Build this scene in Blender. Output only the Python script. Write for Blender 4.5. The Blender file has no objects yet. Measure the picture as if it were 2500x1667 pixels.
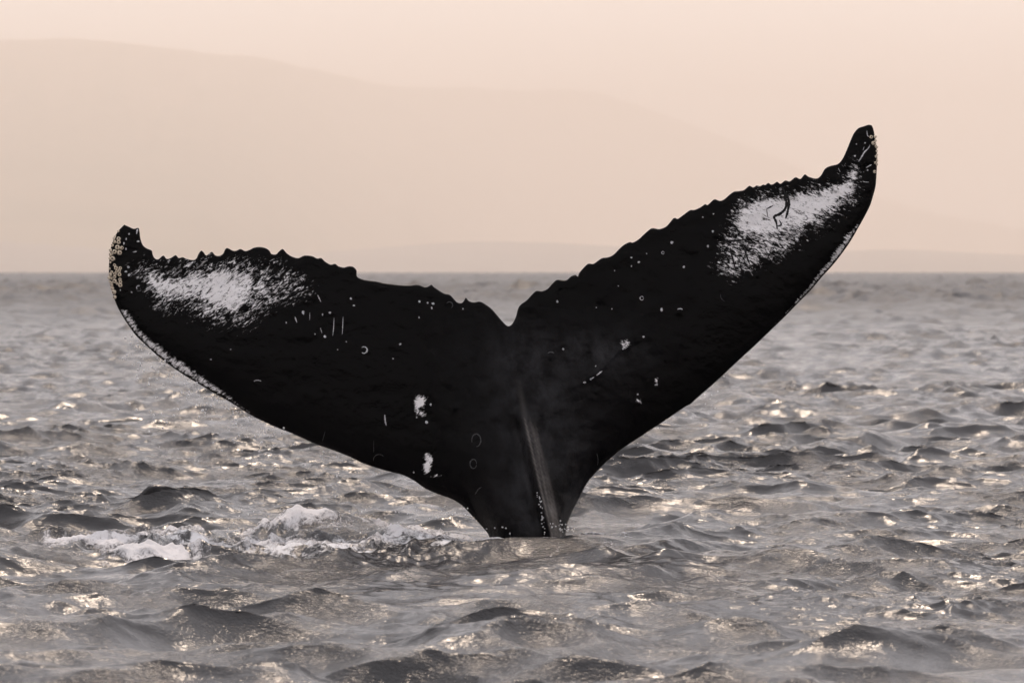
import bpy, math, random
import numpy as np
from mathutils import Vector, Matrix
from mathutils.geometry import delaunay_2d_cdt

# ------------------------------------------------------------------ camera
H_CAM = 1.64          # eye height above the mean sea level, m
D_TAIL = 30.0         # distance to the tail, m
PPM = 400.0           # photo pixels per metre at the tail
FPX = PPM * D_TAIL    # focal length in photo pixels
EYE = 658.5           # photo row at eye level (the sea horizon dips a little below it)
EARTH = 7.4e6         # effective earth radius, m
sc = bpy.context.scene
cam_d = bpy.data.cameras.new('camera')
cam = bpy.data.objects.new('camera', cam_d)
sc.collection.objects.link(cam)
cam_d.sensor_width = 36.0
cam_d.lens = 36.0 * FPX / 2500.0
cam_d.clip_start = 0.5
cam_d.clip_end = 200000.0
cam.location = (0, 0, H_CAM)
cam.rotation_euler = (math.radians(90) - math.atan((833.5 - EYE) / FPX), 0, 0)
cam_d.dof.use_dof = True
cam_d.dof.focus_distance = 29.7
cam_d.dof.aperture_fstop = 6.8
sc.camera = cam

# ------------------------------------------------------------------ sky, sun, exposure
SUN_EL = math.radians(53.0)
SUN_AZ = math.radians(6.0)        # to the right of the view direction (+Y)
w = bpy.data.worlds.new('World')
sc.world = w
w.use_nodes = True
nt = w.node_tree
nt.nodes.clear()
def wn(t, **k):
    n = nt.nodes.new(t)
    for a, b in k.items():
        setattr(n, a, b)
    return n
sky = wn('ShaderNodeTexSky')
sky.sky_type = 'NISHITA'
sky.sun_disc = False
sky.sun_elevation = SUN_EL
sky.sun_rotation = SUN_AZ
sky.altitude = 0.0
sky.air_density = 1.0
sky.dust_density = 0.3
sky.ozone_density = 1.0
bw = wn('ShaderNodeRGBToBW')
tint = wn('ShaderNodeMix', data_type='RGBA', blend_type='MULTIPLY')
tint.inputs[0].default_value = 1.0
tint.inputs[7].default_value = (0.97, 0.96, 0.98, 1)
mx = wn('ShaderNodeMix', data_type='RGBA')
mx.inputs[0].default_value = 0.80
bg = wn('ShaderNodeBackground')
bg.inputs[1].default_value = 0.10
wo = wn('ShaderNodeOutputWorld')
L = nt.links.new
L(sky.outputs[0], bw.inputs[0])
L(bw.outputs[0], tint.inputs[6])
L(sky.outputs[0], mx.inputs[6])
L(tint.outputs[2], mx.inputs[7])
veil = wn('ShaderNodeMix', data_type='RGBA', blend_type='ADD')   # even veil added over the sky to lift the light from behind the camera
veil.inputs[0].default_value = 1.0
veil.inputs[7].default_value = (5.0, 4.8, 4.9, 1)
L(mx.outputs[2], veil.inputs[6])
L(veil.outputs[2], bg.inputs[0])
L(bg.outputs[0], wo.inputs[0])

sun_d = bpy.data.lights.new('sun', 'SUN')
sun_d.energy = 1.0
sun_d.angle = math.radians(2.0)
sun_d.color = (1.0, 0.79, 0.61)
sun = bpy.data.objects.new('sun', sun_d)
sc.collection.objects.link(sun)
sdir = Vector((math.sin(SUN_AZ) * math.cos(SUN_EL), math.cos(SUN_AZ) * math.cos(SUN_EL), math.sin(SUN_EL)))
sun.rotation_euler = sdir.to_track_quat('Z', 'Y').to_euler()
sun.location = (0, 0, 50)

vs = sc.view_settings
vs.view_transform = 'Standard'
vs.look = 'None'
vs.exposure = 0.62
vs.gamma = 1.0
vs.use_curve_mapping = False
cy = sc.cycles
cy.max_bounces = 8
cy.diffuse_bounces = 2
cy.glossy_bounces = 3
cy.transmission_bounces = 4
cy.volume_bounces = 4
cy.transparent_max_bounces = 8
cy.use_denoising = True
cy.denoiser = 'OPENIMAGEDENOISE'
cy.denoising_prefilter = 'ACCURATE'
cy.denoising_input_passes = 'RGB_ALBEDO_NORMAL'
cy.sample_clamp_indirect = 6.0
cy.sample_clamp_direct = 6.0
cy.filter_width = 1.5
cy.caustics_reflective = False
cy.caustics_refractive = False

# ------------------------------------------------------------------ helpers
C = sc.collection
def tag(o, label=None, cat=None, group=None, kind=None):
    if label: o['label'] = label
    if cat: o['category'] = cat
    if group: o['group'] = group
    if kind: o['kind'] = kind
    return o

def mesh_from(name, co, faces, mat, smooth=True, parent=None):
    """co (n,3) array; faces (m,k) int array, all of one size"""
    co = np.asarray(co, dtype=np.float32)
    faces = np.asarray(faces, dtype=np.int32)
    me = bpy.data.meshes.new(name)
    k = faces.shape[1]
    me.vertices.add(len(co))
    me.vertices.foreach_set('co', co.ravel())
    me.loops.add(faces.size)
    me.loops.foreach_set('vertex_index', faces.ravel())
    me.polygons.add(len(faces))
    me.polygons.foreach_set('loop_start', np.arange(0, faces.size, k, dtype=np.int32))
    me.polygons.foreach_set('loop_total', np.full(len(faces), k, dtype=np.int32))
    me.polygons.foreach_set('use_smooth', np.full(len(faces), smooth, dtype=bool))
    me.update(calc_edges=True)
    me.validate()
    me.materials.append(mat)
    o = bpy.data.objects.new(name, me)
    C.objects.link(o)
    if parent: o.parent = parent
    return o

def attr(o, name, vals):
    a = o.data.attributes.new(name, 'FLOAT', 'POINT')
    a.data.foreach_set('value', np.asarray(vals, dtype=np.float32).ravel())

class Mat:
    def __init__(s, name):
        s.m = bpy.data.materials.new(name)
        s.m.use_nodes = True
        s.t = s.m.node_tree
        s.b = s.t.nodes['Principled BSDF']
        s.out = s.t.nodes['Material Output']
    def n(s, t, **k):
        x = s.t.nodes.new(t)
        for a, b in k.items(): setattr(x, a, b)
        return x
    def l(s, a, b): s.t.links.new(a, b)
    def math(s, op, a, b=None, c=None, clamp=False):
        x = s.n('ShaderNodeMath', operation=op); x.use_clamp = clamp
        for i, v in enumerate((a, b, c)):
            if v is None: continue
            if isinstance(v, (int, float)): x.inputs[i].default_value = v
            else: s.l(v, x.inputs[i])
        return x.outputs[0]
    def mix(s, f, a, b):
        x = s.n('ShaderNodeMix', data_type='RGBA')
        for i, v in ((0, f), (6, a), (7, b)):
            if isinstance(v, (int, float)): x.inputs[i].default_value = v
            elif isinstance(v, tuple): x.inputs[i].default_value = (*v, 1)
            else: s.l(v, x.inputs[i])
        return x.outputs[2]
    def at(s, name):
        x = s.n('ShaderNodeAttribute', attribute_name=name)
        return x.outputs['Fac']
    def noise(s, vec, scale, detail=3, rough=0.5, dist=0.0, color=False):
        x = s.n('ShaderNodeTexNoise')
        x.inputs['Scale'].default_value = scale
        x.inputs['Detail'].default_value = detail
        x.inputs['Roughness'].default_value = rough
        x.inputs['Distortion'].default_value = dist
        s.l(vec, x.inputs['Vector'])
        return x.outputs['Color' if color else 'Fac']
    def mapping(s, vec, loc=(0, 0, 0), rot=(0, 0, 0), scale=(1, 1, 1)):
        x = s.n('ShaderNodeMapping')
        x.inputs['Location'].default_value = loc
        x.inputs['Rotation'].default_value = rot
        x.inputs['Scale'].default_value = scale
        s.l(vec, x.inputs['Vector'])
        return x.outputs[0]
    def obj(s):
        return s.n('ShaderNodeTexCoord').outputs['Object']
    def ramp(s, f, lo, hi):
        x = s.n('ShaderNodeMapRange'); x.interpolation_type = 'SMOOTHSTEP'
        s.l(f, x.inputs[0])
        x.inputs[1].default_value = lo; x.inputs[2].default_value = hi
        return x.outputs[0]
    def bump(s, h, strength, dist, prev=None):
        x = s.n('ShaderNodeBump')
        x.inputs['Strength'].default_value = strength
        x.inputs['Distance'].default_value = dist
        s.l(h, x.inputs['Height'])
        if prev is not None: s.l(prev, x.inputs['Normal'])
        return x.outputs[0]
    def set(s, **k):
        for a, v in k.items():
            i = s.b.inputs[a.replace('_', ' ')]
            if isinstance(v, (int, float)): i.default_value = v
            elif isinstance(v, tuple): i.default_value = (*v, 1) if len(v) == 3 and i.type == 'RGBA' else v
            else: s.l(v, i)
        return s

def sstep(a, b, x):
    t = np.clip((x - a) / (b - a), 0, 1)
    return t * t * (3 - 2 * t)

def px2w(p, Y=D_TAIL):
    """photo point -> (x, z) on the upright plane at distance Y"""
    p = np.asarray(p, dtype=float)
    s = Y / FPX
    return np.stack([(p[..., 0] - 1250) * s, H_CAM - (p[..., 1] - EYE) * s], -1)

# value noise for shapes built in numpy
class VNoise:
    def __init__(s, seed, n=256):
        s.n = n
        s.g = np.random.default_rng(seed).random((n, n))
    def __call__(s, x, y):
        n = s.n
        xi = np.floor(x).astype(int); yi = np.floor(y).astype(int)
        fx = x - xi; fy = y - yi
        fx = fx * fx * fx * (fx * (fx * 6 - 15) + 10); fy = fy * fy * fy * (fy * (fy * 6 - 15) + 10)
        g = s.g
        a = g[xi % n, yi % n]; b = g[(xi + 1) % n, yi % n]
        c = g[xi % n, (yi + 1) % n]; d = g[(xi + 1) % n, (yi + 1) % n]
        return (a * (1 - fx) + b * fx) * (1 - fy) + (c * (1 - fx) + d * fx) * fy
    def fbm(s, x, y, oct=5, gain=0.5, ridged=False):
        v = 0; a = 1; t = 0
        for i in range(oct):
            k = s(x * 2 ** i + 17.3 * i, y * 2 ** i + 9.1 * i)
            if ridged: k = 1 - np.abs(2 * k - 1)
            v = v + a * k; t += a; a *= gain
        return v / t

# ------------------------------------------------------------------ the sea
def sea_tile(N, Lm, lmin, lmax, lpeak, rms, wind, spread, seed, slope_pow=4.0, cp=4):
    rg = np.random.default_rng(seed)
    k1 = 2 * np.pi * np.fft.fftfreq(N, Lm / N)
    kx, ky = np.meshgrid(k1, k1, indexing='ij')
    k = np.hypot(kx, ky); k[0, 0] = 1e-9
    th = np.arctan2(ky, kx) - wind
    P = k ** (-slope_pow) * np.exp(-(2 * np.pi / lpeak / k) ** 2) 
    P *= (1 - spread) * np.abs(np.cos(th)) ** cp + spread
    P *= np.where(np.cos(th) < 0, 0.35, 1.0)
    P *= sstep(2 * np.pi / lmax * 0.7, 2 * np.pi / lmax, k) * (1 - sstep(2 * np.pi / lmin, 2 * np.pi / lmin * 1.4, k))
    P[0, 0] = 0
    A = np.sqrt(P) * (rg.normal(size=P.shape) + 1j * rg.normal(size=P.shape))
    h = np.fft.ifft2(A).real
    s = rms / h.std()
    dx = np.fft.ifft2(1j * kx / k * A).real * s
    dy = np.fft.ifft2(1j * ky / k * A).real * s
    return (np.stack([dx, dy, h * s], -1).astype(np.float32), N, Lm)

def tile_at(tile, x, y, rot=0.0):
    T, N, Lm = tile
    c, s = math.cos(rot), math.sin(rot)
    u = (c * x + s * y) * (N / Lm); v = (-s * x + c * y) * (N / Lm)
    ui = np.floor(u).astype(np.int64); vi = np.floor(v).astype(np.int64)
    fu = (u - ui).astype(np.float32)[..., None]; fv = (v - vi).astype(np.float32)[..., None]
    ui %= N; vi %= N; u2 = (ui + 1) % N; v2 = (vi + 1) % N
    r = (T[ui, vi] * (1 - fu) + T[u2, vi] * fu) * (1 - fv) + (T[ui, v2] * (1 - fu) + T[u2, v2] * fu) * fv
    d = r.copy()
    d[..., 0] = c * r[..., 0] - s * r[..., 1]
    d[..., 1] = s * r[..., 0] + c * r[..., 1]
    return d

WIND = math.radians(-78)
TA = sea_tile(1024, 67.0, 0.42, 9.0, 1.6, 0.039, WIND, 0.14, 11, 3.9, 4)
TB = sea_tile(1024, 8.3, 0.035, 0.42, 0.6, 0.0056, WIND, 0.09, 5, 3.5, 5)
TC = sea_tile(1024, 640.0, 3.0, 60.0, 8.0, 0.27, WIND, 0.30, 9, 3.8)
TD = sea_tile(512, 131.0, 2.6, 22.0, 5.0, 0.024, WIND + 0.35, 0.12, 17, 4.3, 4)
VN = VNoise(3)
VG = VNoise(8)

def sea_disp(x, y, space):
    """wave displacement (dx,dy,dz) at rest positions; space = local mesh spacing"""
    chop = 1.25
    gust = 0.35 + 1.3 * VG.fbm(x / 2.3 + 40, y / 5.0 + 40, 3) ** 1.5 * 1.6
    a = tile_at(TA, x, y, 0.21) * (0.78 + 0.55 * sstep(0.3, 0.75, VG.fbm(x / 2.9 + 11, y / 6.5 + 70, 3)))[..., None]
    a = a + tile_at(TD, x, y, 0.1)
    b = tile_at(TB, x, y, -0.37)
    fa = 1 - sstep(3.0, 8.0, space)
    fb = (1 - sstep(0.10, 0.40, space)) * gust
    d = a * fa[..., None] + b * fb[..., None]
    fc = sstep(60, 320, np.hypot(x, y))
    d = d + tile_at(TC, x, y, 0.5) * fc[..., None]
    d[..., 0] *= chop; d[..., 1] *= chop
    # churned water on the left of the tail
    ch = churn(x, y)
    d *= (1 - 0.35 * ch)[..., None]
    tb = VN.fbm(x * 4.2, y * 3.0, 5, 0.55, True)
    d[..., 2] += ch * (tb - 0.62) * 0.16
    # the hump thrown up left of the tail
    hump = np.exp(-((x + 1.22) / 0.36) ** 2 - ((y - 30.1) / 0.5) ** 2) * 0.115
    hump += np.exp(-((x + 0.62) / 0.24) ** 2 - ((y - 29.6) / 0.4) ** 2) * 0.07
    d[..., 2] += hump * (0.55 + 0.9 * VN.fbm(x * 5 + 3, y * 4, 4))
    # calmer where the tail stands
    cl = np.exp(-((x - 0.1) / 0.8) ** 2 - ((y - 29.8) / 1.3) ** 2)
    d *= (1 - 0.62 * cl)[..., None]
    # the low swell standing in front of the tail
    d[..., 2] += 0.055 * np.exp(-((x - 0.15) / 1.1) ** 2 - ((y - 28.75) / 0.42) ** 2) * (0.6 + 0.8 * VN.fbm(x * 1.3 + 8, y * 1.0, 3))
    return d

def churn(x, y):
    m = sstep(-3.6, -2.4, x) * (1 - sstep(-0.35, 0.05, x)) * np.exp(-((y - 29.2 - 0.25 * np.sin(x * 1.7)) / 1.25) ** 4)
    return m

def build_sea():
    ys = [-63000, -12000, -3000, -500, -120, -40, -12, -2, 4.0, 8.0, 11.0, 13.5]
    y = 15.0
    while y < 63000:
        ys.append(y)
        if y < 18: y += 0.035
        elif y < 40: y += 0.024
        elif y < 70: y += 0.024 + 0.09 * (y - 40) / 30
        elif y < 500: y *= 1 + 0.0021 + 0.0028 * min(1, (y - 70) / 200)
        elif y < 3000: y *= 1.007
        else: y *= 1.04
    ys.append(63000)
    ys = np.array(ys, dtype=float)
    n_in, n_out = 490, 18
    ui = np.linspace(-1, 1, n_in)
    uo = np.linspace(0, 1, n_out + 1)[1:]
    hw = 0.125 * np.maximum(ys, 14) + 0.8
    X = np.zeros((len(ys), n_in + 2 * n_out))
    X[:, n_out:n_out + n_in] = hw[:, None] * ui
    g = hw[:, None] * (63000 / hw[:, None]) ** (uo[None, :] ** 1.3)
    X[:, n_out + n_in:] = g
    X[:, :n_out] = -g[:, ::-1]
    Y = np.repeat(ys[:, None], X.shape[1], 1)
    sx = np.gradient(X, axis=1)
    sy = np.gradient(Y, axis=0)
    sp = np.maximum(sx, sy * 0.45)
    d = sea_disp(X, Y, sp)
    co = np.stack([X + d[..., 0], Y + d[..., 1], d[..., 2] - (X ** 2 + Y ** 2) / (2 * EARTH)], -1)
    R, Cn = X.shape
    idx = np.arange(R * Cn).reshape(R, Cn)
    f = np.stack([idx[:-1, :-1], idx[:-1, 1:], idx[1:, 1:], idx[1:, :-1]], -1).reshape(-1, 4)
    print('sea quads', len(f), 'rows', R)
    o = mesh_from('sea', co.reshape(-1, 3), f, sea_mat())
    far = sstep(40, 260, Y)
    attr(o, 'far', far)
    foam = churn(X, Y) * VN.fbm(X * 3.1 + 50, Y * 2.2, 5, 0.6)
    attr(o, 'foam', foam)
    tag(o, 'grey choppy sea reaching to the horizon', None, None, 'structure')
    return o

def sea_mat():
    M = Mat('sea_water')
    co = M.obj()
    r1 = M.noise(M.mapping(co, rot=(0, 0, 0.15), scale=(0.6, 1.0, 1)), 75, 3, 0.5, 0.3)
    g = M.ramp(M.noise(M.mapping(co, scale=(1.0, 0.35, 1)), 1.3, 4, 0.6), 0.40, 0.62)
    h = M.math('MULTIPLY', r1, M.math('MULTIPLY_ADD', g, 1.0, 0.3))
    far = M.at('far')
    nb = M.bump(h, 1.0, 0.0080)
    rough = M.math('MULTIPLY_ADD', far, 0.35, 0.13)
    foam = M.at('foam')
    fn = M.noise(M.mapping(co, scale=(1, 0.6, 1)), 22, 6, 0.7, 1.0)
    fm = M.ramp(M.math('ADD', foam, M.math('MULTIPLY', M.math('SUBTRACT', fn, 0.5), 0.8)), 0.52, 0.74)
    col = M.mix(fm, (0.050, 0.050, 0.053), (0.72, 0.72, 0.74))
    rough2 = M.math('MAXIMUM', rough, M.math('MULTIPLY', fm, 0.8))
    M.set(Base_Color=col, Roughness=rough2, IOR=1.333, Normal=nb)
    return M.m

sea = build_sea()

# ------------------------------------------------------------------ mountains across the water
def mountain_mat(name, a, b, sc_):
    M = Mat(name)
    co = M.obj()
    n = M.noise(co, sc_, 6, 0.6)
    M.set(Base_Color=M.mix(M.ramp(n, 0.35, 0.65), a, b), Roughness=0.95, Specular_IOR_Level=0.1)
    return M.m

def build_range(name, prof, near, far, mat, seed, rough, tpow):
    prof = np.array(prof, dtype=float)
    px = np.linspace(prof[0, 0], prof[-1, 0], 480)
    py = np.interp(px, prof[:, 0], prof[:, 1])
    ker = np.hanning(17); ker /= ker.sum()
    py = np.convolve(np.pad(py, 8, 'edge'), ker, 'valid')
    nz = VNoise(seed)
    py = py - (nz.fbm(px / 90.0, px * 0 + 3.3, 4) - 0.5) * rough
    fd = np.interp(px, far[0], far[1]); nd = np.interp(px, near[0], near[1])
    zr = np.maximum((EYE - py) / FPX * fd, 4) + H_CAM
    ts = np.concatenate([np.linspace(0, 1, 36), [1.05, 1.12, 1.2]])
    co = []
    for t in ts:
        tt = min(t, 1.0)
        d = nd + (fd - nd) * t
        x = (px - 1250) / FPX * (nd + (fd - nd) * tt)
        gul = (nz.fbm(px / 70.0 + 5, t * 5 + px * 0, 4, 0.5, True) - 0.6) * 0.22 * math.sin(math.pi * tt)
        z = zr * np.clip(tt ** tpow + gul * tt, 0, 1)
        if t > 1: z = zr * (1 - (t - 1) * 5) 
        z = z - 40.0 * (1 - tt)
        if t == 0: z = z * 0 - 200.0
        co.append(np.stack([x, d, z], -1))
    co = np.array(co)
    R, Cn = co.shape[:2]
    idx = np.arange(R * Cn).reshape(R, Cn)
    f = np.stack([idx[:-1, :-1], idx[:-1, 1:], idx[1:, 1:], idx[1:, :-1]], -1).reshape(-1, 4)
    o = mesh_from(name, co.reshape(-1, 3), f, mat)
    tag(o, None, None, None, 'structure')
    return o

m1 = build_range('mountain_range',
    [(-5200, 420), (-4200, 300), (-3000, 240), (-2000, 190), (-1200, 150), (-600, 122), (-300, 106), (0, 98), (100, 94), (200, 95), (310, 103), (400, 122), (520, 133), (650, 142),
     (740, 160), (800, 178), (900, 204), (960, 218), (1010, 224), (1080, 212), (1150, 208), (1220, 222), (1290, 230), (1350, 215),
     (1400, 210), (1460, 222), (1550, 250), (1650, 290), (1760, 330), (1900, 390), (2100, 470), (2300, 530), (2500, 560), (2900, 590), (3600, 610), (5000, 640)],
    ([-5200, 500, 1000, 1500, 5000], [23000, 23000, 33000, 56000, 58000]), ([-5200, 0, 700, 1100, 1500, 2200, 5000], [44000, 44000, 48000, 55000, 61000, 62500, 62500]),
    mountain_mat('mountain_forest', (0.09, 0.13, 0.10), (0.15, 0.17, 0.13), 0.001), 21, 10, 0.9)
tag(m1, 'tall hazy mountain slope sinking from left to right')
m2 = build_range('low_hills',
    [(-4000, 600), (-2000, 585), (-600, 580), (0, 588), (100, 590), (250, 597), (400, 610), (600, 617), (760, 617), (900, 607), (1000, 600), (1100, 592), (1180, 588), (1300, 592),
     (1400, 595), (1550, 605), (1700, 615), (1900, 622), (2050, 612), (2200, 607), (2350, 617), (2500, 622), (3200, 600), (5000, 615)],
    ([-4000, 0, 5000], [21000, 21000, 27000]), ([-4000, 0, 5000], [24500, 24500, 32000]),
    mountain_mat('hill_forest', (0.09, 0.13, 0.16), (0.13, 0.17, 0.19), 0.003), 22, 5, 0.6)
tag(m2, 'low grey hills along the horizon line')

# ------------------------------------------------------------------ haze over the water
def build_haze():
    B, top = 64000.0, 2300.0
    M = Mat('haze_air')
    M.t.nodes.remove(M.b)
    v = M.n('ShaderNodeVolumePrincipled')
    v.inputs['Color'].default_value = (0.995, 0.875, 0.775, 1)
    v.inputs['Density'].default_value = 1 / 14500.0
    v.inputs['Anisotropy'].default_value = 0.4
    M.l(v.outputs[0], M.out.inputs['Volume'])
    co = [(x, y, z) for z in (-620.0, top) for y in (-B, B) for x in (-B, B)]
    f = [(0, 2, 3, 1), (4, 5, 7, 6), (0, 1, 5, 4), (2, 6, 7, 3), (0, 4, 6, 2), (1, 3, 7, 5)]
    o = mesh_from('haze', co, f, M.m, False)
    tag(o, 'pale warm haze filling the air', None, None, 'stuff')
build_haze()

# ------------------------------------------------------------------ the whale's tail
LEAD_L = [(1222, 1480), (1208, 1350), (1197, 1316), (1186, 1296), (1154, 1261), (1128, 1234), (1100, 1217), (1071, 1207), (1039, 1193), (1010, 1173), (982, 1159), (950, 1151), (895, 1134),
 (854, 1115), (809, 1097), (765, 1081), (720, 1060), (672, 1041), (627, 1020), (590, 998), (556, 976), (532, 963), (505, 947), (457, 918), (419, 892), (387, 867), (362, 844), (336, 819),
 (317, 793), (303, 771), (291, 749), (283, 728), (277, 707), (271, 679), (270, 653), (272, 624), (277, 596), (287, 573), (296, 560)]
TRAIL = [(307, 549), (318, 554), (330, 559), (341, 557), (344, 567), (346, 583), (352, 599), (362, 607), (373, 612), (376, 623), (381, 631), (389, 633), (401, 624), (409, 632), (419, 630),
 (431, 623), (438, 630), (448, 628), (457, 632), (473, 635), (481, 631), (486, 620), (493, 612), (500, 618), (505, 624), (518, 615), (526, 623), (535, 625), (545, 620), (551, 608), (557, 606),
 (569, 612), (578, 612), (588, 608), (599, 613), (610, 610), (620, 605), (634, 603), (649, 606), (658, 612), (663, 620), (674, 621), (680, 615), (690, 608), (700, 618), (712, 626), (728, 630),
 (743, 624), (761, 625), (774, 631), (784, 630), (794, 639), (807, 646), (818, 644), (826, 650), (840, 653), (850, 650), (861, 651), (870, 660), (871, 674), (879, 680), (894, 684), (917, 687),
 (942, 692), (975, 696), (1001, 697), (1019, 695), (1039, 701), (1053, 695), (1057, 699), (1067, 706), (1083, 716), (1098, 720), (1108, 730), (1116, 738), (1126, 740), (1132, 735), (1137, 727),
 (1145, 735), (1157, 738), (1171, 736), (1185, 743), (1200, 754), (1215, 771), (1228, 786), (1240, 796), (1250, 791), (1259, 774), (1265, 753), (1272, 743), (1286, 733), (1299, 719), (1310, 710),
 (1323, 711), (1337, 705), (1350, 691), (1361, 683), (1382, 684), (1394, 675), (1405, 671), (1411, 675), (1414, 667), (1423, 656), (1436, 644), (1449, 644), (1461, 636), (1471, 630), (1485, 628),
 (1498, 622), (1514, 606), (1525, 597), (1538, 591), (1546, 592), (1560, 584), (1574, 571), (1587, 560), (1595, 557), (1611, 559), (1627, 553), (1638, 541), (1645, 533), (1651, 532), (1656, 534),
 (1670, 524), (1686, 513), (1697, 512), (1711, 506), (1723, 498), (1729, 500), (1739, 491), (1747, 486), (1759, 490), (1770, 486), (1784, 474), (1795, 467), (1806, 466), (1817, 464), (1824, 459),
 (1832, 453), (1841, 457), (1850, 452), (1857, 454), (1866, 450), (1871, 451), (1878, 446), (1885, 450), (1892, 448), (1900, 443), (1908, 448), (1920, 440), (1931, 442), (1945, 432), (1957, 436),
 (1968, 425), (1978, 431), (1997, 435), (2008, 427), (2018, 411), (2032, 404), (2050, 399), (2062, 385), (2073, 361), (2085, 332), (2092, 320), (2101, 311), (2113, 307), (2125, 303), (2133, 304)]
LEAD_R = [(2137, 312), (2141, 331), (2145, 357), (2147, 382), (2146, 406), (2145, 427), (2143, 452), (2137, 476), (2129, 501), (2116, 527), (2099, 557), (2081, 588), (2060, 618), (2036, 648), (2011, 675),
 (1983, 708), (1952, 739), (1924, 768), (1896, 795), (1848, 841), (1802, 883), (1753, 929), (1701, 974), (1687, 987), (1676, 992), (1630, 1023), (1574, 1060), (1525, 1092), (1490, 1120), (1462, 1146),
 (1434, 1179), (1416, 1213), (1399, 1245), (1388, 1272), (1383, 1290), (1378, 1350), (1372, 1480)]
W0 = D_TAIL

def catmull(P, step):
    P = np.array(P, dtype=float)
    Q = np.vstack([2 * P[0] - P[1], P, 2 * P[-1] - P[-2]])
    out = []
    for i in range(1, len(Q) - 2):
        a, b, c, d = Q[i - 1], Q[i], Q[i + 1], Q[i + 2]
        n = max(1, int(round(np.hypot(*(c - b)) / step)))
        t = (np.arange(n) / n)[:, None]
        out.append(0.5 * (2 * b + (c - a) * t + (2 * a - 5 * b + 4 * c - d) * t ** 2 + (3 * b - a - 3 * c + d) * t ** 3))
    out.append(P[-1:])
    return np.vstack(out)

lead_l = catmull(LEAD_L + TRAIL[:1], 5)
trail = catmull(TRAIL, 3.2)
lead_r = catmull(TRAIL[-1:] + LEAD_R, 5)
outline = np.vstack([lead_l[:-1], trail[:-1], lead_r])
base_row = np.stack([np.linspace(lead_r[-1, 0], lead_l[0, 0], 32)[1:-1], np.full(30, 1480.0)], -1)
outline = np.vstack([outline, base_row])

def seg_dist(P, line, closed=False):
    """distance (px) from points to a polyline"""
    A = np.asarray(line, float)
    B = np.roll(A, -1, 0)
    if not closed: A, B = A[:-1], B[:-1]
    out = np.empty(len(P))
    d = B - A; l2 = (d ** 2).sum(1) + 1e-12
    for i in range(0, len(P), 2500):
        p = P[i:i + 2500, None, :] - A[None]
        t = np.clip((p * d).sum(-1) / l2, 0, 1)
        out[i:i + 2500] = np.sqrt(((p - t[..., None] * d) ** 2).sum(-1).min(1))
    return out

def inside(P, poly):
    x, y = P[:, 0], P[:, 1]
    c = np.zeros(len(P), bool)
    Q = np.asarray(poly, float); R = np.roll(Q, 1, 0)
    for (x1, y1), (x2, y2) in zip(Q, R):
        if y1 == y2: continue
        m = (y1 > y) != (y2 > y)
        c ^= m & (x < (x2 - x1) * (y - y1) / (y2 - y1) + x1)
    return c

def sdf(P, poly):
    d = seg_dist(P, poly, True)
    return np.where(inside(P, poly), d, -d)

lead_all = [np.vstack([lead_l]), lead_r]
NS = VNoise(31)
BUMPS = [(1345, 868, 13, .014), (1660, 760, 12, .014), (1110, 995, 11, .012), (1555, 982, 9, .010), (889, 854, 10, .007), (1457, 955, 8, .008), (1215, 1012, 15, .010), (1380, 1105, 10, .008)]
FOLD = [(1385, 948), (1420, 934), (1452, 915), (1484, 888), (1508, 860), (1530, 846), (1562, 830), (1600, 815)]

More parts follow.
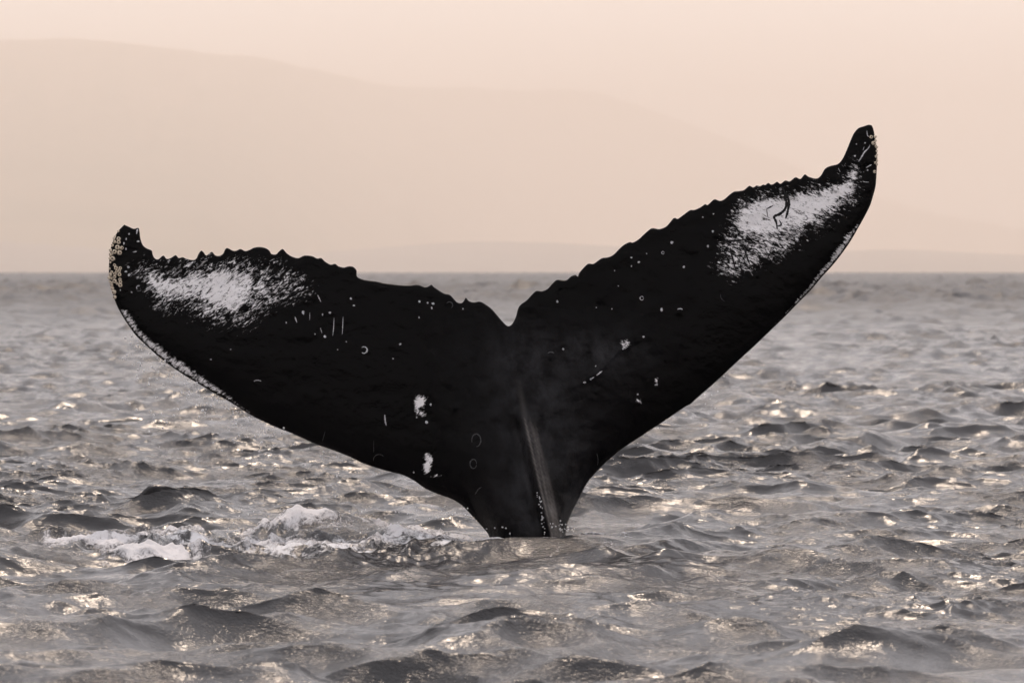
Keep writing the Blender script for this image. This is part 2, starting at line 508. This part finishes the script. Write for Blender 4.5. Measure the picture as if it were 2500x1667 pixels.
def skin(P):
    """P photo points on the tail -> depth of the near skin and the far skin (m), distances to the edges (px)"""
    P = np.asarray(P, float)
    dl = np.minimum(seg_dist(P, lead_all[0]), seg_dist(P, lead_all[1]))
    dt = seg_dist(P, trail)
    x, y = P[:, 0], P[:, 1]
    l = dl / PPM; t = dt / PPM
    TL = 0.080 * np.sqrt(np.clip(1 - (1 - np.minimum(l / 0.26, 1)) ** 2, 0, 1))
    TT = 0.013 * np.sqrt(np.clip(1 - (1 - np.minimum(t / 0.025, 1)) ** 2, 0, 1)) + 0.12 * t
    T = (TL ** -4.0 + TT ** -4.0 + 1e-9) ** -0.25 if False else np.minimum(TL, TT) - 0.0
    k = 0.02
    hmix = np.clip(0.5 + 0.5 * (TT - TL) / k, 0, 1)
    T = np.maximum(TT * (1 - hmix) + TL * hmix - k * hmix * (1 - hmix), 0)
    T = np.where(np.minimum(dl, dt) < 0.3, 0, np.maximum(T, 0.10 * np.minimum(np.sqrt(np.minimum(l, t) / 0.02), 1) * 0.04))
    # tail stock: round body swelling towards the water
    xc = np.interp(y, [700, 800, 1316, 1480], [1236, 1240, 1290, 1297])
    hwid = np.interp(y, [760, 900, 1000, 1100, 1200, 1316, 1480], [150, 190, 205, 190, 140, 98, 86])
    amp = np.interp(y, [760, 860, 950, 1050, 1150, 1250, 1316, 1480], [0, .025, .06, .12, .20, .27, .30, .32])
    q = np.clip(1 - ((x - xc) / hwid) ** 2, 0, 1)
    e = np.minimum(1, np.minimum(dl, dt) / 30.0)
    B = amp * q ** 0.8 * np.sqrt(np.clip(1 - (1 - e) ** 2, 0, 1))
    Tf = np.sqrt(T ** 2 + B ** 2); Tb = Tf.copy()
    # keel on the near side
    xk = np.interp(y, [1000, 1316, 1480], [1271, 1347, 1385])
    kh = np.interp(y, [985, 1025, 1150, 1316], [0, .040, .060, .05])
    u = x - xk
    Tf = Tf + kh * np.where(u < 0, np.clip(1 + u / 22, 0, 1) ** 1.3, np.clip(1 - u / 30, 0, 1) ** 1.2) * e
    Tf = Tf - np.interp(y, [1010, 1050, 1300, 1340], [0, .018, .018, 0]) * np.exp(-((u + 30) / 14) ** 2)
    # folded step on the right lobe
    df = seg_dist(P, FOLD)
    side = y - np.interp(x, [p[0] for p in FOLD], [p[1] for p in FOLD])
    win = sstep(1375, 1425, x) * (1 - sstep(1530, 1620, x))
    Tf = Tf + 0.011 * win * np.where(side < 0, np.exp(-df / 45), np.exp(-df / 8.0))
    for bx, by, br, bh in BUMPS:
        r2 = ((x - bx) ** 2 + (y - by) ** 2) / br ** 2
        Tf = Tf + bh * np.exp(-r2 * 1.6)
    # uneven skin
    Tf = Tf + (NS.fbm(x / 42.0, y / 30.0, 4) - 0.5) * 0.016 * np.minimum(1, np.minimum(dl, dt) / 25.0)
    s = (x - 1250) / 900.0
    yc = W0 + np.where(s < 0, -0.16 * s ** 2, 0.10 * s ** 2) + (1316 - y) / 650.0 * 0.06
    return yc - Tf, yc + Tb, dl, dt

def to_world(P, Y):
    P = np.asarray(P, float)
    return np.stack([(P[:, 0] - 1250) / PPM, Y, H_CAM - (P[:, 1] - EYE) / PPM], -1)

def streaks_mat():
    M = Mat('whale_skin')
    co = M.obj()
    cu = M.n('ShaderNodeCombineXYZ')
    M.l(M.at('su'), cu.inputs[0]); M.l(M.at('sv'), cu.inputs[1])
    st = M.noise(M.mapping(cu.outputs[0], scale=(18, 46, 1)), 1.0, 7, 0.72, 1.0)
    fine = M.noise(M.mapping(cu.outputs[0], scale=(45, 120, 1)), 1.0, 4, 0.7)
    cl = M.noise(co, 9.0, 3, 0.6)
    n = M.math('ADD', M.math('MULTIPLY', M.math('SUBTRACT', st, 0.5), 2.1), M.math('MULTIPLY', M.math('SUBTRACT', fine, 0.5), 1.2))
    n = M.math('ADD', n, M.math('MULTIPLY', M.math('SUBTRACT', cl, 0.5), 0.5))
    d = M.math('ADD', M.at('patch'), n)
    on = M.ramp(M.at('patch'), 0.02, 0.12)
    m = M.math('MULTIPLY', M.ramp(d, 0.38, 0.76), on)
    blk = M.noise(M.mapping(co, rot=(0, 0.5, 0), scale=(1, 1, 0.6)), 9.0, 8, 0.74)
    grey = M.math('MULTIPLY', M.at('pale'), M.ramp(blk, 0.30, 0.75))  # painted sky sheen, broken up by noise
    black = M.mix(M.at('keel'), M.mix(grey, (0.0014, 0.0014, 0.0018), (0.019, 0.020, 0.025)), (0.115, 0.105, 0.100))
    wn_ = M.noise(co, 30, 4)
    white = M.mix(wn_, (0.82, 0.81, 0.84), (0.93, 0.92, 0.93))
    col = M.mix(m, black, white)
    b1 = M.noise(M.mapping(co, scale=(1, 1, 1)), 26, 5, 0.6)
    b2 = M.noise(co, 140, 3, 0.5)
    nb = M.bump(b2, 0.25, 0.003, M.bump(b1, 0.8, 0.009))
    rg = M.math('MULTIPLY_ADD', m, 0.3, 0.22)
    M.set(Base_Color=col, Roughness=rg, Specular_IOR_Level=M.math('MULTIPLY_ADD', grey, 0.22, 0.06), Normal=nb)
    return M.m

POLY_L_CORE = [(352, 640), (392, 668), (430, 668), (475, 662), (545, 645), (600, 655), (632, 668), (628, 705), (612, 742), (585, 768), (555, 775), (520, 752), (470, 738), (425, 742), (385, 722), (360, 690)]
POLY_L_HALO = [(322, 628), (400, 645), (520, 628), (600, 630), (690, 640), (745, 670), (770, 712), (700, 742), (640, 778), (600, 808), (540, 800), (470, 772), (380, 755), (345, 700)]
POLY_R_CORE = [(1795, 520), (1830, 492), (1880, 478), (1950, 470), (2010, 462), (2060, 440), (2092, 410), (2102, 440), (2085, 478), (2050, 500), (2012, 530), (1975, 555), (1930, 570), (1870, 580), (1800, 574)]
POLY_R_HALO = [(1770, 560), (1800, 480), (1880, 462), (1960, 455), (2040, 440), (2098, 385), (2110, 430), (2095, 490), (2040, 540), (1985, 575), (1935, 622), (1850, 652), (1790, 690), (1740, 660), (1760, 610)]

def build_whale():
    step = 3.6
    x0, y0 = outline.min(0); x1, y1 = outline.max(0)
    gx, gy = np.meshgrid(np.arange(x0, x1, step), np.arange(y0, y1, step))
    gx[1::2] += step / 2
    G = np.stack([gx.ravel(), gy.ravel()], -1)
    G = G[inside(G, outline)]
    # drop points that are too near the edge, then add rings that follow it
    dG = seg_dist(G, outline, True)
    G = G[dG > 7.0]
    nxt = np.roll(outline, -1, 0) - np.roll(outline, 1, 0)
    nrm = np.stack([-nxt[:, 1], nxt[:, 0]], -1)
    nrm /= np.linalg.norm(nrm, axis=1)[:, None] + 1e-9
    rings = []
    for r in (0.8, 2.2, 4.6):
        for sg in (1, -1):
            Q = outline + nrm * r * sg
            ok = inside(Q, outline)
            Q = Q[ok]
            Q = Q[seg_dist(Q, outline, True) > r * 0.93]
            rings.append(Q)
    pts = np.vstack([outline] + rings + [G])
    n = len(outline)
    ed = [(i, (i + 1) % n) for i in range(n)]
    vs_, es_, fs_, *_r = delaunay_2d_cdt([Vector(p) for p in pts], ed, [], 1, 1e-4)
    V = np.array([(v.x, v.y) for v in vs_])
    F = np.array([f[:3] for f in fs_ if len(f) == 3], dtype=np.int64)
    yf, yb, dl, dt = skin(V)
    edge = np.minimum(dl, dt)
    bd = seg_dist(V, outline, True) < 0.05
    # orient triangles so that the near side faces the camera (-Y)
    a, b, c = V[F[:, 0]], V[F[:, 1]], V[F[:, 2]]
    ar = (b[:, 0] - a[:, 0]) * (c[:, 1] - a[:, 1]) - (b[:, 1] - a[:, 1]) * (c[:, 0] - a[:, 0])
    F = F[np.abs(ar) > 1e-6]; ar = ar[np.abs(ar) > 1e-6]
    F = np.where((ar > 0)[:, None], F[:, ::-1], F)
    N = len(V)
    back = np.full(N, -1, dtype=np.int64)
    idx = np.where(~bd)[0]
    back[idx] = N + np.arange(len(idx))
    back[bd] = np.where(bd)[0]
    yf2 = np.where(bd, 0.5 * (yf + yb), yf)
    co = np.vstack([to_world(V, yf2), to_world(V[idx], yb[idx])])
    faces = np.vstack([F, back[F][:, ::-1]])
    o = mesh_from('humpback_whale', co, faces, streaks_mat())
    x, y = V[:, 0], V[:, 1]
    pat = np.maximum.reduce([
        sstep(-26, 34, sdf(V, POLY_L_CORE)) * 0.74, sstep(-34, 40, sdf(V, POLY_L_HALO)) * 0.44,
        sstep(-22, 26, sdf(V, POLY_R_CORE)) * 0.80, sstep(-30, 34, sdf(V, POLY_R_HALO)) * 0.48])
    # pale band along the leading edges
    wl = np.interp(x, [296, 305, 350, 400, 460, 520, 580, 640], [0, 22, 20, 26, 30, 22, 11, 0]) * (y > 755) * (x < 660)
    wr = np.interp(x, [1840, 1880, 1930, 1970, 2010, 2040, 2070, 2090, 2118], [0, 5, 7, 12, 17, 22, 22, 11, 0]) * (y > 515) * (x > 1800)
    wb = wl + wr
    band = np.where(wb > 2, 0.62 * sstep(1.5, 6, dl) * (1 - sstep(0.45, 1.25, dl / np.maximum(wb, 1))), 0)
    pat = np.maximum(pat, band)
    for bx, by, rx, ry, a_ in [(1026, 980, 17, 20, .8), (1032, 1008, 10, 10, .7), (1020, 995, 8, 24, .6), (1047, 1120, 12, 16, .8), (1043, 1140, 11, 18, .75), (1527, 838, 13, 12, .5), (1602, 930, 5, 12, .6), (1560, 980, 9, 10, .42), (1064, 1160, 18, 5, .5)]:
        pat = np.maximum(pat, a_ * np.exp(-(((x - bx) / rx) ** 2 + ((y - by) / ry) ** 2) ** 1.5))
    pale = np.clip(0.65 * np.exp(-((x - 1290 - (y - 800) * 0.1) / 130) ** 2) * sstep(740, 860, y) * (1 - 0.6 * sstep(1250, 1320, y)), 0, 1)  # sky sheen around the tail's centre, put into the skin colour
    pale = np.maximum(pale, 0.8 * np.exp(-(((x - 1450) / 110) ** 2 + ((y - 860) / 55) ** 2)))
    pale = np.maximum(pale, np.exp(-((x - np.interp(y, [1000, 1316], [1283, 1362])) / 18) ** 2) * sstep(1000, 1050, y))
    ang = np.where(x < 1250, math.radians(34), math.radians(-24))
    X = (x - 1250) / PPM; Z = -(y - 667) / PPM
    su = X * np.cos(ang) + Z * np.sin(ang); sv = -X * np.sin(ang) + Z * np.cos(ang)
    def full(a): return np.concatenate([a, a[idx]])
    def front_only(a): return np.concatenate([a, np.zeros(len(idx))])
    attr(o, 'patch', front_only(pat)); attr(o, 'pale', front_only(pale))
    keel = np.exp(-((x - np.interp(y, [1000, 1316], [1287, 1366])) / 12) ** 2) * sstep(1005, 1060, y) * (0.15 + 1.5 * np.clip(NS.fbm((x - (y - 1000) * 0.237) / 3.2, y / 60.0, 3) - .25, 0, 1))  # grey-brown keel band, its lit flank painted in with it
    keel = np.maximum(keel, 1.0 * np.exp(-((x - np.interp(y, [1000, 1316], [1276, 1350])) / 2.4) ** 2) * (0.6 + 0.8 * NS.fbm(x * 0 + 3.3, y / 7.0, 3)) * sstep(1000, 1040, y))  # highlight along the ridge painted as a bright line
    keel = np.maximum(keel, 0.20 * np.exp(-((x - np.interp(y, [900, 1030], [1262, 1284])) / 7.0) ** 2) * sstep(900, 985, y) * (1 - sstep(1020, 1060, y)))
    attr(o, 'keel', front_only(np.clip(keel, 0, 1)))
    attr(o, 'su', full(su)); attr(o, 'sv', full(sv))
    tag(o, 'black humpback whale tail raised from the sea, white patches on both flukes', 'whale')
    print('whale verts', len(co), 'faces', len(faces))
    return o
whale = build_whale()

# ---- scars, spots and painted-in glints on the skin
def flat_mat(name, a, b, scale, rough=0.5, spec=0.3):
    M = Mat(name)
    co = M.obj()
    M.set(Base_Color=M.mix(M.ramp(M.noise(co, scale, 4, 0.6), 0.35, 0.65), a, b), Roughness=rough, Specular_IOR_Level=spec)
    return M.m
SCAR_GLINT_W = flat_mat('scar_glint_pale', (0.30, 0.30, 0.33), (0.74, 0.74, 0.77), 140)  # pale scars, and glints painted in as pale marks
SCAR_G = flat_mat('scar_grey', (0.010, 0.010, 0.012), (0.06, 0.06, 0.065), 160)
SCAR_K = flat_mat('scar_black', (0.003, 0.003, 0.004), (0.008, 0.008, 0.010), 60, 0.4, 0.15)

def skin_pt(P, lift):
    yf = skin(P)[0]
    return to_world(P, yf - lift)

def strip(P, wid, mat, lift=0.003, seed=0):
    P = catmull(P, 2.0) if len(P) > 1 else np.array(P, float)
    d = np.gradient(P, axis=0)
    nn = np.stack([-d[:, 1], d[:, 0]], -1); nn /= np.linalg.norm(nn, axis=1)[:, None] + 1e-9
    n = len(P)
    t = np.linspace(0, 1, n)
    rg = np.random.default_rng(seed + int(P[0, 0]))
    wv = wid * 0.5 * (np.sin(np.pi * np.clip(t * 0.94 + 0.03, 0, 1)) ** 0.45) * (0.75 + 0.5 * rg.random(n))
    rows = [skin_pt(P + nn * wv[:, None], -0.001), skin_pt(P, lift), skin_pt(P - nn * wv[:, None], -0.001)]
    co = np.stack(rows, 1).reshape(-1, 3)
    f = []
    for i in range(n - 1):
        for j in range(2):
            f.append((i * 3 + j, i * 3 + j + 1, (i + 1) * 3 + j + 1, (i + 1) * 3 + j))
    return mesh_from('scar_or_glint', co, f, mat, True, whale)

def dot(x, y, r, mat, seed=0):
    rg = np.random.default_rng(int(x * 7 + y))
    k = 9
    a = np.arange(k) / k * 2 * np.pi
    rr = r * (0.8 + 0.4 * rg.random(k))
    asp = 0.75 + 0.5 * rg.random()
    o1 = np.stack([x + np.cos(a) * rr * asp, y + np.sin(a) * rr / asp], -1)
    o2 = np.stack([x + np.cos(a) * rr * asp * 0.6, y + np.sin(a) * rr / asp * 0.6], -1)
    P = np.vstack([o1, o2, [[x, y]]])
    yf = skin(P)[0]
    lift = np.concatenate([np.full(k, -0.001), np.full(k, 0.003), [0.004]])
    co = to_world(P, yf - lift)
    f = [(i, (i + 1) % k, k + (i + 1) % k) for i in range(k)] + [(i, k + (i + 1) % k, k + i) for i in range(k)] + [(k + i, k + (i + 1) % k, 2 * k) for i in range(k)]
    return mesh_from('scar_or_glint', co, np.array(f), mat, True, whale)

def arc(x, y, r, a0, a1, wid, mat, asp=1.0):
    a = np.radians(np.linspace(a0, a1, 14))
    return strip(list(zip(x + np.cos(a) * r, y - np.sin(a) * r * asp)), wid, mat)

for x, y, r in [(794, 821, 3.6), (864, 746, 2.6), (857, 729, 3), (977, 840, 3), (960, 875, 2), (1023, 775, 2.2), (1024, 736, 3.2), (1044, 739, 2.6), (1057, 741, 3.6), (1054, 752, 2.8), (1130, 754, 2),
                (1052, 987, 2.8), (788, 768, 2.4), (806, 763, 3), (741, 763, 4), (1042, 1030, 4), (1208, 1285, 2), (1227, 1282, 2.4), (1235, 1284, 2.2), (1245, 1297, 2.5), (1252, 1311, 2.5), (1188, 1290, 2),  # the dots by the waterline are drop sparkles painted pale
                (1361, 736, 3), (1542, 629, 2.3), (1560, 640, 3), (1542, 650, 2.1), (1641, 592, 3.8), (1670, 652, 3.4), (1741, 565, 3.2), (1615, 756, 4.2), (1501, 661, 1.6), (1510, 698, 1.6), (1729, 601, 3),
                (1375, 852, 2.8), (1571, 822, 3), (1743, 522, 1.9), (1717, 530, 1.7), (1603, 938, 2.6), (2122, 415, 2.2), (2091, 380, 2.8), (2116, 348, 2), (2095, 351, 1.7), (312, 584, 2.4), (307, 595, 2.6),
                (312, 608, 2.6), (318, 652, 3.4), (312, 663, 3), (320, 671, 3.6), (319, 572, 2.2), (341, 590, 3), (326, 713, 2.2), (299, 708, 1.8), (1427, 933, 3.2), (1442, 925, 2.6), (1521, 851, 3), (700, 787, 2),  # dots along the fold are its sparkle, painted pale
                (770, 815, 1.8), (846, 834, 1.8), (825, 853, 1.5), (1010, 1152, 2), (1557, 962, 2.4), (518, 876, 2), (566, 852, 1.6), (1454, 893, 1.6), (1579, 619, 1.6), (1456, 751, 1.5), (1494, 754, 1.5)]:
    dot(x, y, r, SCAR_GLINT_W)
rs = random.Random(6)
for i in range(26):  # keel highlight painted as scattered pale dots
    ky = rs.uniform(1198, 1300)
    dot(np.interp(ky, [1198, 1250, 1300], [1313, 1322, 1327]) + rs.gauss(0, 2.0), ky, rs.uniform(0.9, 2.3), SCAR_GLINT_W)
for P, wd in [([(838, 773), (837, 800), (836, 816)], 2.2), ([(816, 776), (815, 800), (813, 819)], 2.4), ([(757, 763), (757, 781)], 1.8), ([(721, 773), (726, 787)], 3.2), ([(776, 720), (784, 737)], 2.8),
              ([(783, 800), (787, 813)], 2), ([(940, 1011), (941, 1026), (944, 1038)], 4.4), ([(2121, 318), (2122, 329), (2126, 333)], 2.6), ([(2128, 353), (2124, 361), (2114, 371), (2108, 381), (2100, 394)], 4),
              ([(2118, 409), (2132, 401)], 3.4), ([(2110, 442), (2117, 444), (2125, 444)], 2.4), ([(2111, 366), (2114, 357)], 1.8), ([(2050, 410), (2055, 419)], 2), ([(328, 616), (338, 614)], 3), ([(339, 560), (337, 572)], 4),
              ([(1322, 1252), (1325, 1264)], 3.2), ([(1456, 916), (1470, 905)], 4.5), ([(1440, 926), (1450, 920)], 3.4)]:  # these strips paint the sparkle on keel and fold
    strip(P, wd, SCAR_GLINT_W)
for P, wd in [([(913, 1073), (913, 1103)], 1.6), ([(795, 1051), (788, 1076)], 1.6), ([(1457, 1105), (1460, 1122), (1459, 1135)], 2.4), ([(1160, 1205), (1168, 1192), (1176, 1186)], 3), ([(1759, 718), (1761, 728), (1769, 736)], 2.2)]:
    strip(P, wd, SCAR_G)
arc(889, 854, 8, -130, 130, 4.2, SCAR_GLINT_W)
arc(1619, 617, 3.2, 0, 350, 1.9, SCAR_GLINT_W)
arc(1567, 728, 4.4, 0, 350, 2.3, SCAR_GLINT_W)
arc(926, 1122, 14, 40, 190, 2.4, SCAR_G)
arc(631, 932, 10, 30, 150, 3, SCAR_GLINT_W, 0.5)
arc(1097, 745, 8, -60, 150, 3, SCAR_G)
arc(343, 702, 5, 60, 230, 2.6, SCAR_GLINT_W)
arc(1163, 1073, 11, -90, 200, 4, SCAR_G, 1.4)
arc(1156, 1130, 8, 0, 350, 4, SCAR_G, 1.4)
arc(1345, 864, 8, 20, 160, 4, SCAR_G, 0.6)
arc(1660, 757, 7, 20, 160, 3, SCAR_GLINT_W, 0.5)
for P, wd in [([(1913, 455), (1919, 476), (1922, 497), (1918, 511), (1906, 522), (1892, 529), (1897, 543), (1899, 560)], 8), ([(1921, 470), (1928, 492), (1926, 512), (1920, 534)], 8.5), ([(1904, 537), (1909, 548), (1899, 553)], 5),
              ([(1873, 510), (1881, 506), (1890, 501)], 4.4), ([(1873, 510), (1876, 529)], 2.6), ([(1766, 589), (1795, 588), (1820, 585)], 6.5), ([(1783, 604), (1789, 630), (1797, 660)], 6), ([(1815, 594), (1822, 620), (1832, 648)], 5.5)]:
    sc_o = strip(P, wd, SCAR_K, 0.004)
    sc_o['label'] = 'black scarred line crossing the white patch'

# ---- barnacles
def barnacle_mesh():
    prof = [(1.0, 0.0), (0.95, 0.5), (0.70, 1.05), (0.40, 1.15), (0.27, 0.75)]
    k = 9
    co = []
    for r, z in prof:
        for i in range(k):
            a = 2 * math.pi * i / k
            w_ = 1.0 + (0.07 if i % 2 else -0.05)
            co.append((r * w_ * math.cos(a), r * w_ * math.sin(a), z))
    co.append((0, 0, 0.6))
    fs, mi = [], []
    for j in range(len(prof) - 1):
        for i in range(k):
            fs.append((j * k + i, j * k + (i + 1) % k, (j + 1) * k + (i + 1) % k, (j + 1) * k + i)); mi.append(1 if j >= 3 else 0)
    for i in range(k):
        fs.append(((len(prof) - 1) * k + i, (len(prof) - 1) * k + (i + 1) % k, len(co) - 1)); mi.append(1)
    me = bpy.data.meshes.new('barnacle')
    me.from_pydata(co, [], fs)
    me.materials.append(flat_mat('barnacle_shell', (0.50, 0.41, 0.30), (0.80, 0.72, 0.60), 2.5, 0.55, 0.4))
    me.materials.append(flat_mat('barnacle_opening', (0.05, 0.035, 0.025), (0.14, 0.09, 0.06), 2.0, 0.6))
    for p, m in zip(me.polygons, mi):
        p.material_index = m; p.use_smooth = True
    return me
BM = barnacle_mesh()
L_B = [(228, 340, 38), (228, 405, 38), (210, 505, 45), (288, 515, 35), (155, 588, 42), (245, 605, 45), (118, 718, 45), (155, 840, 28), (183, 895, 36), (262, 900, 32), (243, 950, 32), (198, 958, 28), (165, 1005, 33),
       (250, 1020, 36), (100, 972, 28), (75, 1022, 36), (157, 1065, 33), (157, 1145, 40), (258, 1112, 30), (268, 1160, 32), (205, 1190, 25), (265, 1222, 40), (97, 1178, 28), (100, 1220, 34), (118, 1285, 35), (150, 1352, 42),
       (162, 1447, 36), (145, 340, 30), (148, 398, 32), (112, 465, 28), (82, 560, 32), (80, 640, 32), (110, 620, 28), (60, 1100, 35), (95, 1095, 26), (55, 1150, 25), (68, 715, 28), (150, 285, 22), (205, 200, 22), (65, 910, 20), (75, 790, 20)]
R_B = [(698, 425, 42), (785, 422, 38), (750, 572, 48), (810, 525, 34), (808, 640, 34), (850, 650, 34), (838, 748, 32), (812, 893, 32), (868, 868, 28), (795, 1042, 32), (865, 985, 30), (850, 1095, 34), (778, 1258, 38), (790, 380, 22), (865, 930, 20)]
BL = [(265 + a / 7.84, 540 + b / 7.84, r / 7.84) for a, b, r in L_B] + [(2060 + a / 9.8, 290 + b / 9.8, r / 9.8) for a, b, r in R_B]
rb = random.Random(4)
for x, y, r in BL:
    P = np.array([[x, y]])
    if not inside(P, outline)[0] or seg_dist(P, outline, True)[0] < 1.5:
        # sits right on the rim: slide inwards
        j = np.argmin(((outline - P) ** 2).sum(1))
        cen = np.array([300.0, 640.0]) if x < 1000 else np.array([2118.0, 380.0])
        v = cen - outline[j]; v /= np.linalg.norm(v)
        P = outline[j][None] + v[None] * 1.6
    e = 1.2
    Q = np.vstack([P, P + [[e, 0]], P - [[e, 0]], P + [[0, e]], P - [[0, e]]])
    yq = skin(Q)[0]
    w_ = to_world(Q, yq)
    gx = (yq[1] - yq[2]) / (2 * e / PPM); gz = (yq[4] - yq[3]) / (2 * e / PPM)
    gx = max(-2.5, min(2.5, gx)); gz = max(-2.5, min(2.5, gz))
    nv = Vector((gx, -1.0, gz)).normalized()
    o = bpy.data.objects.new('barnacle', BM)
    C.objects.link(o)
    q = nv.to_track_quat('Z', 'Y')
    s = r / PPM * 1.08
    o.matrix_world = Matrix.Translation(Vector(w_[0]) - nv * 0.002) @ q.to_matrix().to_4x4() @ Matrix.Rotation(rb.uniform(0, 6.28), 4, 'Z') @ Matrix.Diagonal((s, s, s * rb.uniform(0.8, 1.15), 1))
    o.parent = whale

# ------------------------------------------------------------------ white water, drips
def build_foam():
    xs = np.arange(-3.45, 0.95, 0.0135); ys = np.arange(27.5, 31.4, 0.018)
    X, Y = np.meshgrid(xs, ys)
    blobs = [(-3.35, 29.2, .35, .45, 1.5), (-3.0, 29.3, .30, .42, 1.5), (-2.75, 29.5, .28, .35, 1.3), (-2.46, 29.7, .26, .42, 1.15), (-2.40, 28.7, .30, .32, .9), (-2.05, 29.9, .26, .40, 1.0), (-2.05, 28.2, .38, .34, .95),
             (-1.75, 28.8, .30, .40, .9), (-1.55, 28.5, .30, .35, .9), (-1.35, 29.2, .35, .45, .85), (-1.25, 30.0, .35, .40, .75), (-1.05, 28.8, .30, .35, .8), (-0.85, 29.2, .25, .35, .85), (-0.62, 29.6, .22, .35, .85), (-0.4, 29.5, .28, .30, .7), (-0.2, 29.35, .24, .32, .95), (-0.45, 29.9, .3, .3, .8), (-0.75, 30.3, .3, .3, .7), (0.36, 29.55, .12, .2, .75), (0.52, 29.4, .16, .2, .55), (0.72, 29.3, .15, .15, .45)]
    m = np.zeros_like(X)
    for bx, by, rx, ry, a in blobs:
        m = np.maximum(m, a * np.exp(-((X - bx) / rx) ** 2 - ((Y - by) / ry) ** 2))
    wx = (VN.fbm(X * 2.1 + 9, Y * 1.4, 3) - .5) * 0.6; wy = (VN.fbm(X * 2.1 + 77, Y * 1.4 + 5, 3) - .5) * 1.0
    bil = VN.fbm((X + wx) * 4.5, (Y + wy) * 2.4, 3, 0.5)
    puff = VN.fbm((X + wx) * 15, (Y + wy) * 9, 4, 0.55)
    web = VN.fbm((X + wx) * 7 + 30, (Y + wy) * 3.0, 5, 0.62)
    d = sea_disp(X, Y, np.full_like(X, 0.02))
    h = m * (0.25 + 1.1 * bil) * 0.60 + (web - 0.5) * 0.75 - 0.17
    fh = np.where(h > 0, 0.06 * np.minimum(h, 0.6), h * 0.10) + np.clip(h, 0, 0.15) * (puff - 0.5) * 0.22
    co = np.stack([X + d[..., 0], Y + d[..., 1], d[..., 2] + np.clip(fh, -0.05, 0.12)], -1)
    R, Cn = X.shape
    idx = np.arange(R * Cn).reshape(R, Cn)
    f = np.stack([idx[:-1, :-1], idx[:-1, 1:], idx[1:, 1:], idx[1:, :-1]], -1).reshape(-1, 4)
    keep = (h.ravel()[f].max(1) > -0.05)
    f = f[keep]
    M = Mat('foam')
    c = M.obj()
    n1 = M.noise(c, 45, 5, 0.65)
    n2 = M.noise(c, 14, 4, 0.6)
    lace = M.noise(M.mapping(c, scale=(1, 0.45, 1)), 26, 6, 0.7, 1.2)
    t_ = M.math('ADD', M.at('thick'), M.math('MULTIPLY', M.math('SUBTRACT', lace, 0.5), 0.85))
    thin = M.ramp(t_, -0.02, 0.30)
    col = M.mix(n2, (0.54, 0.53, 0.55), (0.78, 0.77, 0.78))
    M.set(Base_Color=col, Roughness=0.75, Specular_IOR_Level=0.2, Normal=M.bump(n1, 0.5, 0.010), Alpha=thin)
    o = mesh_from('white_water', co.reshape(-1, 3), f, M.m)
    attr(o, 'thick', h)
    tag(o, 'churned white foam floating to the left of the tail', 'foam', None, 'stuff')
build_foam()

def build_drops():
    rg = np.random.default_rng(12)
    P = []
    ll = lead_l[(lead_l[:, 0] < 1150) & (lead_l[:, 1] > 800)]
    for i in range(210):
        e = ll[int(len(ll) * (rg.random() ** 0.75))] if rg.random() < 0.25 else ll[rg.integers(int(len(ll) * 0.55), len(ll))]
        dy = rg.exponential(55)
        P.append((e[0] + rg.normal() * 12 - dy * 0.1, e[1] + 3 + dy, rg.uniform(-0.25, 0.15), rg.uniform(.0035, .008)))
    for i in range(70):
        P.append((rg.uniform(560, 1150), 1255 + rg.normal() * 22, rg.uniform(-0.6, 0.3), rg.uniform(.002, .005)))
    for i in range(34):
        P.append((1372 + rg.normal() * 16, 1292 - rg.exponential(9), rg.uniform(-0.4, -0.1), rg.uniform(.002, .0055)))
    for i in range(14):
        e = lead_r[rg.integers(int(len(lead_r) * .5), int(len(lead_r) * .8))]
        P.append((e[0] + rg.uniform(0, 6), e[1] + rg.exponential(25), rg.uniform(-0.1, .1), rg.uniform(.002, .004)))
    # low-poly bead
    u = [(0, 0, 1.25)] + [(math.cos(a) * .9, math.sin(a) * .9, .45) for a in np.arange(6) * math.pi / 3] + [(math.cos(a) * .9, math.sin(a) * .9, -.45) for a in np.arange(6) * math.pi / 3 + .5] + [(0, 0, -1.1)]
    u = np.array(u)
    fb = []
    for i in range(6):
        j = (i + 1) % 6
        fb += [(0, 1 + i, 1 + j), (1 + i, 7 + i, 1 + j), (1 + j, 7 + i, 7 + j), (13, 7 + j, 7 + i)]
    fb = np.array(fb)
    co, f = [], []
    for x, y, dy, r in P:
        c = np.array([(x - 1250) / PPM, D_TAIL + dy, H_CAM - (y - EYE) / PPM])
        f.append(fb + len(co) * 14)
        co.append(u * r + c)
    M = Mat('drop_water')
    M.set(Base_Color=(0.95, 0.95, 0.97), Roughness=0.05, IOR=1.333, Transmission_Weight=0.25)  # white, barely clear body puts the glint into the drop's colour
    o = mesh_from('water_drops', np.vstack(co), np.vstack(f), M.m)
    tag(o, 'water drops falling from the left fluke and splashing at its base', 'water drops', None, 'stuff')
build_drops()
